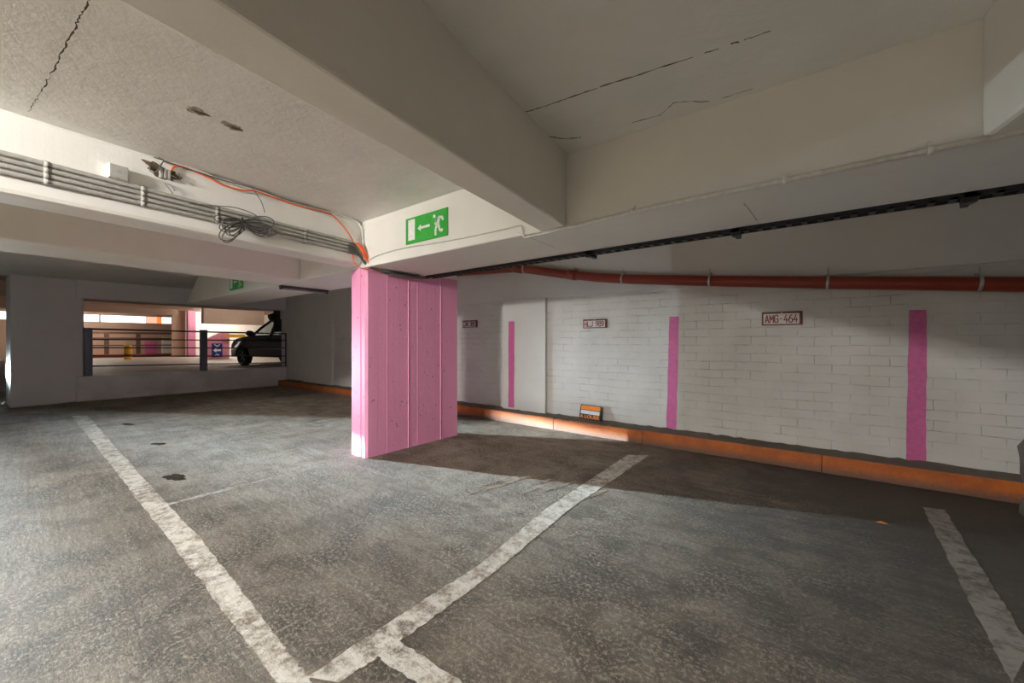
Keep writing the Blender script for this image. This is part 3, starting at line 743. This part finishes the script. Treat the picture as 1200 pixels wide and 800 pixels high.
# cable on the girder face, going under the beam and on along the lower edge
gy = GF-.012
gc = [aty(u, v, gy) for u, v in ((431,305),(445,298),(470,291),(500,286),(540,279),(580,270.5),(607,264.5))]
gc += [aty(612,266,gy-.01), Vector((-1.80, GF-.02, 2.10)), Vector((-1.70, GF-.03, 2.092)), Vector((-1.50, GF-.03, 2.09)), Vector((-1.38, GF-.03, 2.10)), Vector((-1.2, GF-.016, 2.125))]
gc = smooth_path(gc)
tag(MB().tube(gc, .006, 8).build('cable', M['whitecable'], None, gc[0]), 'thin grey cable on the girder below the exit sign', 'cable')
wcd = thing('conduit', (-1.5, GF-.02, 2.11), 'white conduit along lower edge of the girder in the right bay', 'conduit')
MB().tube([(-1.62,GF-.02,2.098), (-1.3,GF-.02,2.105), (-.8,GF-.016,2.125), (4.8,GF-.016,2.125)], .014, 10).build('pipe', M['whitecable'], wcd)
for x in (-.95, -.15, .37, 1.2): MB().tube([(x-.01,GF-.016,2.125), (x+.01,GF-.016,2.125)], .019, 10).box(x-.01, x+.01, GF-.012, GF, 2.12, 2.165).build('clip', M['white'], wcd)

# black cable ladder along the back lower edge of the girder
ct = thing('cable_tray', (-1, GB+.05, 2.10), 'black cable tray along the rear lower edge of the girder', 'cable tray')
y0, y1, zt = GB+.005, GB+.105, 2.095
mb = MB().box(-3.90, 4.8, y0, y0+.008, zt, zt+.034).box(-3.90, 4.8, y1-.008, y1, zt, zt+.034)
x = -3.85
while x < 2.2: mb.box(x, x+.03, y0, y1, zt, zt+.012); x += .085
mb.build('ladder', M['dark'], ct)
for k in range(3): MB().tube([(-3.95+.1*k, GB+.03+.022*k, zt+.022), (4.8, GB+.03+.022*k, zt+.022)], .010, 8).build('cable', M['black'], ct)
for x in (-1.70, -.52, .62):
    MB().prism([(x,y1+.001,zt-.02),(x,y1+.001,zt+.05),(x,y0+.0,zt+.05),(x,y0,zt-.03)], (.05,0,0)).box(x+.01, x+.04, y1, y1+.05, zt-.022, zt+.01).box(x+.015, x+.035, y0+.02, y0+.04, zt, 2.40).build('bracket', M['dark'], ct)

# dead strip lamp under the girder at left
sl = thing('strip_lamp', (-6.24, 2.8, GZ), 'unlit dark strip lamp under the girder left of the pink pillar', 'lamp')
MB().box(-6.265, -6.205, 2.50, 3.22, GZ-.035, GZ+.001).build('housing', M['dark'], sl, bevel=.006)
MB().tube([(-6.235,2.53,GZ-.045),(-6.235,3.19,GZ-.045)], .013, 10).build('tube', M['conduitd'], sl)
for yy in (2.515, 3.20): MB().box(-6.255, -6.215, yy-.012, yy+.012, GZ-.06, GZ-.03).build('end_cap', M['dark'], sl)

# grey rounded object at right edge, dry leaf
mb = MB(); c = Vector((1.495, 4.60, 0))
prof = [(.30,0),(.335,.03),(.34,.10),(.325,.17),(.32,.25),(.335,.33),(.35,.44),(.345,.51),(.31,.585),(.22,.63),(.06,.65)]
mb.lathe(prof, c, (0,0,1), 28)
for v in mb.bm.verts:
    v.co.x += .012*math.sin(v.co.z*23+v.co.y*9); v.co.y += .012*math.sin(v.co.z*17+v.co.x*11)
tag(mb.build('sack', M['greybag'], None, c), 'bulging dark grey sack at the right end of the orange kerb', 'sack')
c = atz(1033,614,0); mb = MB()
for k in range(2):
    s_ = (-1)**k; mb.face([(c.x-.035, c.y, .006), (c.x, c.y+.016*s_, .018), (c.x+.035, c.y+.004*s_, .008), (c.x+.002, c.y, .005)])
tag(mb.build('leaf', M['leaf'], None, c), 'single dry orange leaf on the dark floor at right', 'leaf')

# ------------------------------------------------------------------ the level beyond the railing
FZ = .42
struct(MB().box(-42, -12.98, .3, 26, FZ-.3, FZ).build('floor_beyond', M['farfloor'], None, None), 'pale floor beyond the railing')
struct(MB().prism([(-42,-12,-.25+.25),(-42,-12,FZ),(-24,-12,FZ),(-17,-12,0),(-13.4,-12,-.02),(-13.4,-12,-.3),(-42,-12,-.3)], (0,12.1,0)).build('floor_ramp', M['farfloor']), 'ramp floor left of the grey pillar')
struct(MB().box(-42, -13.0, -12, 26, 3.05, 3.3).build('ceiling_beyond', M['tan']), 'brown ceiling beyond the railing')
FX = -33.0
struct(MB().box(FX-.3, FX, -12, 26, FZ-.3, 2.42).box(FX-.3, FX, -12, 26, 2.86, 3.05).build('wall_far', M['tan']), 'brown far wall below the bright strip window')
# strip window
w1 = struct(MB().box(FX-.12, FX-.06, -12, 12, 2.40, 2.88).build('window_1', M['rail']), 'bright strip window high in the far wall')
def wpane(u0, u1, m, lab=None):
    a = atx(u0, 370, FX-.05).y; b = atx(u1, 370, FX-.05).y
    o = MB().box(FX-.058, FX-.05, a, b, 2.44, 2.84).build('pane', m, w1)
    if lab: o['label'] = lab
wpane(-70, -8, M['win']); wpane(-5, 40, M['win']); wpane(43, 94, M['win']); wpane(96, 116, M['win']); wpane(118, 171, M['win']); wpane(171.5, 184, M['winpink'], 'pink pane'); wpane(184, 189, M['winorange'], 'orange pane'); wpane(189.5, 203.5, M['win'])
# beams beyond
struct(MB().box(-19.0, -18.5, -10, 26, 2.60, 3.06).build('trim_7', M['tanbeam']), 'first brown beam beyond the railing')
struct(MB().box(-30, -13.42, .30, .42, 0, 1.25).build('wall_lightblock', M['pillar']), 'added unseen low wall blocking the headlamp from the raised level')  # added out of view to keep headlamp light off the raised floor
struct(MB().box(-28.4, -27.9, -10, 6.0, 2.75, 3.06).build('trim_8', M['tanbeam']), 'second brown beam beyond the railing')
struct(MB().box(-24.4, -24.0, 6.15, 8.85, 2.19, 3.06).build('trim_9', M['tanbeam']), 'pale beam above the bright area left of the car')
struct(MB().box(-29.3, -29.0, 6.4, 16, FZ, 3.05).build('wall_beyond', M['farwhite']), 'bright white wall behind the car')
struct(MB().box(-42, -12.98, 16, 16.3, FZ, 3.05).build('wall_end', M['farwhite']), 'end wall beyond the back wall')
# columns
def column(u, vb, w, label, mat, dep=.4, zt=3.05):
    p = atz(u, vb, FZ)
    o = MB().box(p.x-dep/2, p.x+dep/2, p.y-w/2, p.y+w/2, FZ, zt).build('column', mat, None, (p.x, p.y, FZ), .01)
    return tag(o, label, 'column', None)
column(224, 418, .36, 'thin pink column seen through the railing', plain('dusty_pink', (.42,.15,.24), .6), .3)
column(209, 418, .56, 'brown column left of the pink column', M['tan'], .3)
column(187, 414.5, .30, 'pale pink column far behind the yellow bollard', plain('pale_pink', (.75,.42,.48), .6), .3, 1.9)
p = atz(256, 420, FZ)
pk = MB().prism([(p.x-.3,p.y-.55,FZ),(p.x-.3,p.y+.50,FZ),(p.x-.3,p.y+.50,FZ+1.32),(p.x-.3,p.y+.05,FZ+1.32),(p.x-.3,p.y-.55,FZ+.95)], (.25,0,0)).build('pier', plain('pale_pink_pier', (.75,.30,.42), .6), None, (p.x-.2,p.y,FZ), .01)
tag(pk, 'pale pink pier carrying the blue arrow sign', 'pier')
bs = thing('arrow_sign', (p.x-.03, p.y, FZ+.05), 'dark blue sign with white left arrow on the pink pier', 'sign')
yc = p.y-.05; xs_ = p.x-.049
MB().box(xs_, xs_+.03, yc-.23, yc+.23, FZ+.08, FZ+.78).build('panel', M['blue'], bs, bevel=.004)
mb = MB(); yz = lambda a, b: (xs_+.031, yc+a*.46, FZ+.43+b*.70)
mb.prism([yz(-.38,0),(yz(-.08,.17)),(yz(-.08,.07)),(yz(.36,.07)),(yz(.36,-.07)),(yz(-.08,-.07)),(yz(-.08,-.17))], (.002,0,0))
mb.build('arrow', M['signwhite'], bs)
for s_ in (1,-1):
    MB().prism([yz(-.30,.42*s_),(yz(.0,.24*s_)),(yz(.30,.42*s_)),(yz(.22,.44*s_)),(yz(0,.32*s_)),(yz(-.22,.44*s_))], (.002,0,0)).build('chevron', M['signwhite'], bs)
# bollard
p = atz(150, 421, FZ); bo = thing('bollard', p, 'short yellow bollard standing beyond the railing', 'bollard')
MB().lathe([(.155,0),(.155,.62),(.14,.70),(.08,.735),(.0,.74)], p, (0,0,1), 20, None, False).build('post', M['yellow'], bo)
MB().lathe([(.157,.20),(.158,.21),(.158,.25),(.157,.26)], p, (0,0,1), 20, None, False).build('band', M['brownrail'], bo)
# brown guard rail in front of the far wall
gx = -31.0
gr = thing('guard_rail', (gx, 5, FZ), 'brown guard rail far behind the yellow bollard', 'guard rail')
ya, yb = atx(60, 400, gx).y, atx(205, 400, gx).y
for z0, z1 in ((1.72,1.84), (1.42,1.52), (1.05,1.12)): MB().box(gx-.04, gx+.04, ya, yb, z0, z1).build('bar', M['brownrail'], gr)
for u in (70, 97, 125, 162, 204): yq = atx(u, 400, gx).y; MB().box(gx-.06, gx+.06, yq-.09, yq+.09, FZ, 1.84).build('post', M['brownrail'], gr)
rk = MB().box(gx+.3, gx+.7, ya, yb, FZ, FZ+.18).build('red_kerb', M['redkerb'], None, (gx+.5, (ya+yb)/2, FZ), .02); tag(rk, 'dark red kerb at foot of the far guard rail', 'kerb')
# low pale wall pieces behind guard rail
a, b = atx(170,400,-32.2).y, atx(184,400,-32.2).y
tag(MB().box(-32.3, -32.2, a, b, FZ, 1.30).build('panel', M['pinkpatch'], None, (-32.25,(a+b)/2,FZ), .01), 'pink panel behind the brown guard rail', 'panel')
a, b = atx(190,400,-32.2).y, atx(203,400,-32.2).y
tag(MB().box(-32.3, -32.2, a, b, FZ, 1.55).build('panel', M['farwhite'], None, (-32.25,(a+b)/2,FZ), .01), 'white panel behind the brown guard rail', 'panel')
p = atx(276, 393, -24.0)
yl = thing('yellow_barrier', (p.x, p.y, FZ), 'yellow barrier top behind the car bonnet', 'barrier')
MB().box(p.x-.06, p.x+.06, p.y-.42, p.y+.45, p.z-.10, p.z+.06).build('beam', M['yellow'], yl, bevel=.02); MB().box(p.x-.05, p.x+.05, p.y+.2, p.y+.3, FZ, p.z-.09).build('post', M['conduit'], yl)
# black drain pipe above the car
p = atx(326.5, 352, -13.25)
dp = thing('drain_pipe', (p.x, p.y, 1.2), 'black pipe hanging behind the right end of the opening', 'pipe')
MB().tube([(p.x, p.y, 3.05), (p.x, p.y, 1.60)], .14, 14).build('pipe', M['black'], dp)
MB().tube([(p.x, p.y-.1, 2.08), (p.x, p.y-.26, 2.02)], .10, 12).build('branch', M['black'], dp)

# ------------------------------------------------------------------ parked car
def make_car(loc, heading, label):
    car = thing('car', loc, label, 'car')
    car.rotation_euler = (0,0,heading)
    def part(mb, name, mat, bevel=0, parent=None, seg=2, smooth=False, off=(0,0,0)):
        bmesh.ops.recalc_face_normals(mb.bm, faces=mb.bm.faces)
        me = bpy.data.meshes.new(name); 
        if smooth:
            for f in mb.bm.faces: f.smooth = True
        mb.bm.to_mesh(me); mb.bm.free()
        for m in (mb.mats or [mat]): me.materials.append(m)
        o = bpy.data.objects.new(name, me); C.objects.link(o); o.parent = parent or car
        if bevel:
            b = o.modifiers.new('bevel', 'BEVEL'); b.width = bevel; b.segments = seg; b.limit_method = 'ANGLE'; b.angle_limit = math.radians(30)
        return o
    # lower body: stations along x with half width, bottom and top, arches cut in the side profile
    def arch(xc, r=.40): return [(xc+r*math.cos(t), .33+r*math.sin(t)) for t in [PI*k/10 for k in range(11)]]
    lower = [(.80,.30)] + [(x, z) for x, z in arch(0)] + [(x, z) for x, z in arch(-2.66)] + [(-3.42,.34)]
    upper = [(-3.50,.62),(-3.46,1.00),(-3.36,1.10),(-2.0,1.11),(-.42,1.10),(.05,1.05),(.45,.99),(.70,.90),(.83,.76),(.87,.55)]
    prof = lower + upper
    mb = MB(); hw = lambda x, z: (.90 - .10*max(0, (x-.2)/.7)**2 - .06*max(0, (-2.9-x)/.6)) * (1 - .05*max(0, (z-.75)/.35))
    A = [mb.bm.verts.new((x, hw(x,z), z)) for x, z in prof]; B = [mb.bm.verts.new((x, -hw(x,z), z)) for x, z in prof]
    mb.bm.faces.new(A); mb.bm.faces.new(list(reversed(B))); n = len(prof)
    for i in range(n): mb.bm.faces.new((A[i], B[i], B[(i+1)%n], A[(i+1)%n]))
    part(mb, 'body', M['carpaint'], .05, seg=3)
    # roof and pillars
    base = [(-.45,.82),(-1.55,.84),(-2.55,.83),(-3.34,.78)]; top = [(-1.22,.64),(-1.62,.65),(-2.5,.64),(-3.0,.60)]
    mb = MB(); vs = [(-1.10,.58),(-1.3,.66),(-2.4,.67),(-3.05,.62),(-3.15,.52)]
    mb.prism([(x,y,1.58) for x, y in vs] + [(x,-y,1.58) for x, y in reversed(vs)], (0,0,.075)); part(mb, 'roof', M['carpaint'], .03, seg=3)
    for s in (1,-1):
        for k in range(4):
            (x0,y0), (x1,y1) = base[k], top[k]
            mb = MB().tube([(x0,y0*s,1.06),((x0+x1)/2,(y0+y1)/2*s+.015*s,1.35),(x1,y1*s,1.60)], .045 if k in (0,) else .055, 8); part(mb, 'roof_pillar', M['carpaint'])
        for k in range(3):
            q = [(*base[k],1.09),(*base[k+1],1.09),(*top[k+1],1.59),(*top[k],1.59)]
            mb = MB().prism([(x,y*s,z) for x,y,z in q], (0,-.006*s,0)); part(mb, 'side_window', M['glass'])
        mb = MB().tube([(-1.3,.66*s,1.66),(-1.4,.66*s,1.69),(-2.6,.64*s,1.69),(-2.75,.62*s,1.65)], .014, 6); part(mb, 'roof_rail', M['black'])
        mb = MB().lathe([(.0,-.12),(.075,-.10),(.10,-.02),(.095,.07),(.05,.11),(.0,.12)], (-.62,1.0*s,1.17), (0,1,0), 14, None, False); part(mb, 'mirror', M['black'])
        mb = MB().box(-2.3,-.55, .885*s-.004, .885*s+.014, .62, .655); part(mb, 'side_trim', M['chrome'], .004)
        mb = MB().box(-1.45,-1.25, .87*s-.02, .87*s+.03, .955, .985); part(mb, 'door_handle', M['carpaint'], .008)
        mb = MB().prism([(.62,.70*s,.86),(.80,.60*s,.84),(.85,.62*s,.72),(.60,.84*s,.74)], (.012,.012*s,.02)); part(mb, 'headlight', M['dark'])
    mb = MB().prism([(-.45,.78,1.10),(-.45,-.78,1.10),(-1.20,-.60,1.59),(-1.20,.60,1.59)], (.006,0,.004)); part(mb, 'windscreen', M['glass'])
    mb = MB().prism([(-3.36,.74,1.10),(-3.36,-.74,1.10),(-3.08,-.58,1.59),(-3.08,.58,1.59)], (-.006,0,.004)); part(mb, 'rear_window', M['glass'])
    for xc in (0,-2.66):
        for s in (1,-1):
            cy = .80*s
            mb = MB().lathe([(.215,-.10),(.30,-.105),(.325,-.08),(.33,0),(.325,.08),(.30,.105),(.215,.10)], (xc,cy,.33), (0,s,0), 30, None, False)
            w = part(mb, 'wheel', M['tyre'])
            mb = MB().lathe([(.22,.06),(.215,.085),(.20,.08),(.195,-.02),(.0,-.02)], (xc,cy,.33), (0,s,0), 30, M['dark'], False)
            for k in range(5):
                a = 2*PI*k/5+.3
                for da in (-.16,.16):
                    d0 = Vector((math.cos(a),0,math.sin(a)))*.04; d1 = Vector((math.cos(a+da),0,math.sin(a+da)))*.20
                    cc = Vector((xc,cy+.075*s,.33)); mb.tube([cc+d0, cc+d1], .018, 6, M['alloy'])
            mb.lathe([(.05,.06),(.05,.09),(.0,.092)], (xc,cy,.33), (0,s,0), 14, M['alloy'], False)
            mb.lathe([(.205,.088),(.222,.092),(.222,.075)], (xc,cy,.33), (0,s,0), 30, M['alloy'], False)
            part(mb, 'rim', M['alloy'], parent=w)
    return car
pcar = atz(287, 428, FZ)
hd = math.atan2(-.216, -.976)
make_car((pcar.x+.0, pcar.y, FZ), hd, 'dark car parked beyond the railing, seen at its front left wheel')
# shift so that the visible front left wheel stands on its spot
car = bpy.data.objects['car']; off = Matrix.Rotation(hd, 3, 'Z') @ Vector((0,.80,0)); car.location = Vector(car.location) - off

# ------------------------------------------------------------------ lamps
def batten(name, a, b, z, label, mt, group=None, r=.018):
    a = Vector((a[0],a[1],z)); b = Vector((b[0],b[1],z)); d = (b-a).normalized(); s = Vector((-d.y,d.x,0))
    t = thing(name, (a+b)/2, label, 'lamp', group)
    MB().prism([a-d*.05+s*.03+Vector((0,0,.035)), b+d*.05+s*.03+Vector((0,0,.035)), b+d*.05-s*.03+Vector((0,0,.035)), a-d*.05-s*.03+Vector((0,0,.035))], (0,0,.045)).build('housing', M['white'], t, bevel=.005)
    MB().tube([a, b], r, 12).build('tube', mt, t)
    for e in (a-d*.02, b+d*.02): MB().box(e.x-.02, e.x+.02, e.y-.02, e.y+.02, z-.02, z+.04).build('end_cap', M['white'], t)
    return t
LOWBEAM = 115000.0; SPILL = 3400.0; HPOW = -3.7
TUBE = 3900.0
M['tube'].node_tree.nodes['Principled BSDF'].inputs['Emission Strength'].default_value = TUBE
M['tubefar'].node_tree.nodes['Principled BSDF'].inputs['Emission Strength'].default_value = 330.0
batten('fluorescent_lamp', (-2.38,-3.7), (-2.22,-2.4), CEIL-.085, 'lit fluorescent lamp on ceiling behind the viewer, between two beams', M['tube'])
batten('fluorescent_lamp', (-27.2,6.9), (-27.2,9.0), 2.96, 'lit fluorescent lamp by the white wall beyond the car', M['tubefar'], 'lamps beyond the railing')
batten('fluorescent_lamp', (-21.0,6.6), (-21.0,7.6), 2.96, 'added unseen lamp brightening the pale beam left of the car', M['tubefar'], 'lamps beyond the railing')  # added fill behind the first beam, lights the pale beam from the front
batten('fluorescent_lamp', (-30.2,1.6), (-30.2,3.4), 2.96, 'added unseen lamp brightening the far wall and guard rail', M['tubefar'], 'lamps beyond the railing')  # added fill hidden by the second beam, lifts the far wall and rail

# headlamp of a car standing left of the frame: spill light and low beam
HL = Vector((-13.75,-.64,.71))
hl = bpy.data.lights.new('headlamp', 'POINT'); hl.energy = 1.0; hl.color = (1,1,1); hl.shadow_soft_size = .045; hl.use_nodes = True
nt = hl.node_tree; em = nt.nodes['Emission']
g = N(nt, 'ShaderNodeNewGeometry'); sp = N(nt, 'ShaderNodeSeparateXYZ'); nt.links.new(g.outputs['Incoming'], sp.inputs[0])
dip = math_(nt, 'MULTIPLY', sp.outputs['Z'], -1.0)                   # how far the ray dips below the horizon
low = math_(nt, 'MULTIPLY', math_(nt, 'POWER', math_(nt, 'MAXIMUM', dip, .060), HPOW), .05**-HPOW)
cut = N(nt, 'ShaderNodeMapRange'); cut.interpolation_type = 'SMOOTHSTEP'; nt.links.new(dip, cut.inputs[0]); cut.inputs[1].default_value = .045; cut.inputs[2].default_value = .056
az = N(nt, 'ShaderNodeMapRange'); az.interpolation_type = 'SMOOTHSTEP'; nt.links.new(math_(nt, 'DIVIDE', sp.outputs['Y'], math_(nt, 'MAXIMUM', sp.outputs['X'], .01)), az.inputs[0])
az.inputs[1].default_value = .13; az.inputs[2].default_value = .33; az.inputs[3].default_value = .05       # the beam is aimed to one side
beam_i = math_(nt, 'ADD', math_(nt, 'MULTIPLY', math_(nt, 'MULTIPLY', math_(nt, 'MULTIPLY', low, az.outputs[0]), cut.outputs[0]), LOWBEAM), math_(nt, 'DIVIDE', SPILL, math_(nt, 'ADD', 1.0, math_(nt, 'ADD', math_(nt, 'POWER', math_(nt, 'DIVIDE', math_(nt, 'ABSOLUTE', sp.outputs['Z']), .072), 3.0), math_(nt, 'POWER', math_(nt, 'DIVIDE', math_(nt, 'MAXIMUM', dip, 0.0), .055), 2.0)))))
fwd = N(nt, 'ShaderNodeMapRange'); nt.links.new(sp.outputs['X'], fwd.inputs[0]); fwd.inputs[1].default_value = .0; fwd.inputs[2].default_value = .5     # a lamp shines forward only
near = math_(nt, 'DIVIDE', 1.0, math_(nt, 'ADD', 1.0, math_(nt, 'POWER', math_(nt, 'DIVIDE', math_(nt, 'MAXIMUM', dip, 0.0), .14), 4.0)))
beam_i = math_(nt, 'MULTIPLY', math_(nt, 'MULTIPLY', beam_i, fwd.outputs[0]), near)
nt.links.new(beam_i, em.inputs['Strength']); em.inputs['Color'].default_value = (.75,.92,1.0,1)
ho = bpy.data.objects.new('headlamp', hl); C.objects.link(ho); ho.location = HL

w = bpy.data.worlds.new('world'); bpy.context.scene.world = w; w.use_nodes = True
w.node_tree.nodes['Background'].inputs[0].default_value = (1.0,.96,.88,1); w.node_tree.nodes['Background'].inputs[1].default_value = .14

# ------------------------------------------------------------------ camera and view
cam = bpy.data.cameras.new('camera'); co_ = bpy.data.objects.new('camera', cam); C.objects.link(co_)
co_.location = (0,0,EYE); co_.rotation_euler = (PI/2, 0, YAW)
cam.sensor_width = 36; cam.sensor_fit = 'HORIZONTAL'; cam.lens = FPX/1200*36; cam.clip_start = .02
sc = bpy.context.scene; sc.camera = co_
sc.view_settings.view_transform = 'Standard'; sc.view_settings.look = 'None'; sc.view_settings.gamma = 1; sc.view_settings.exposure = .10
sc.view_settings.use_curve_mapping = False
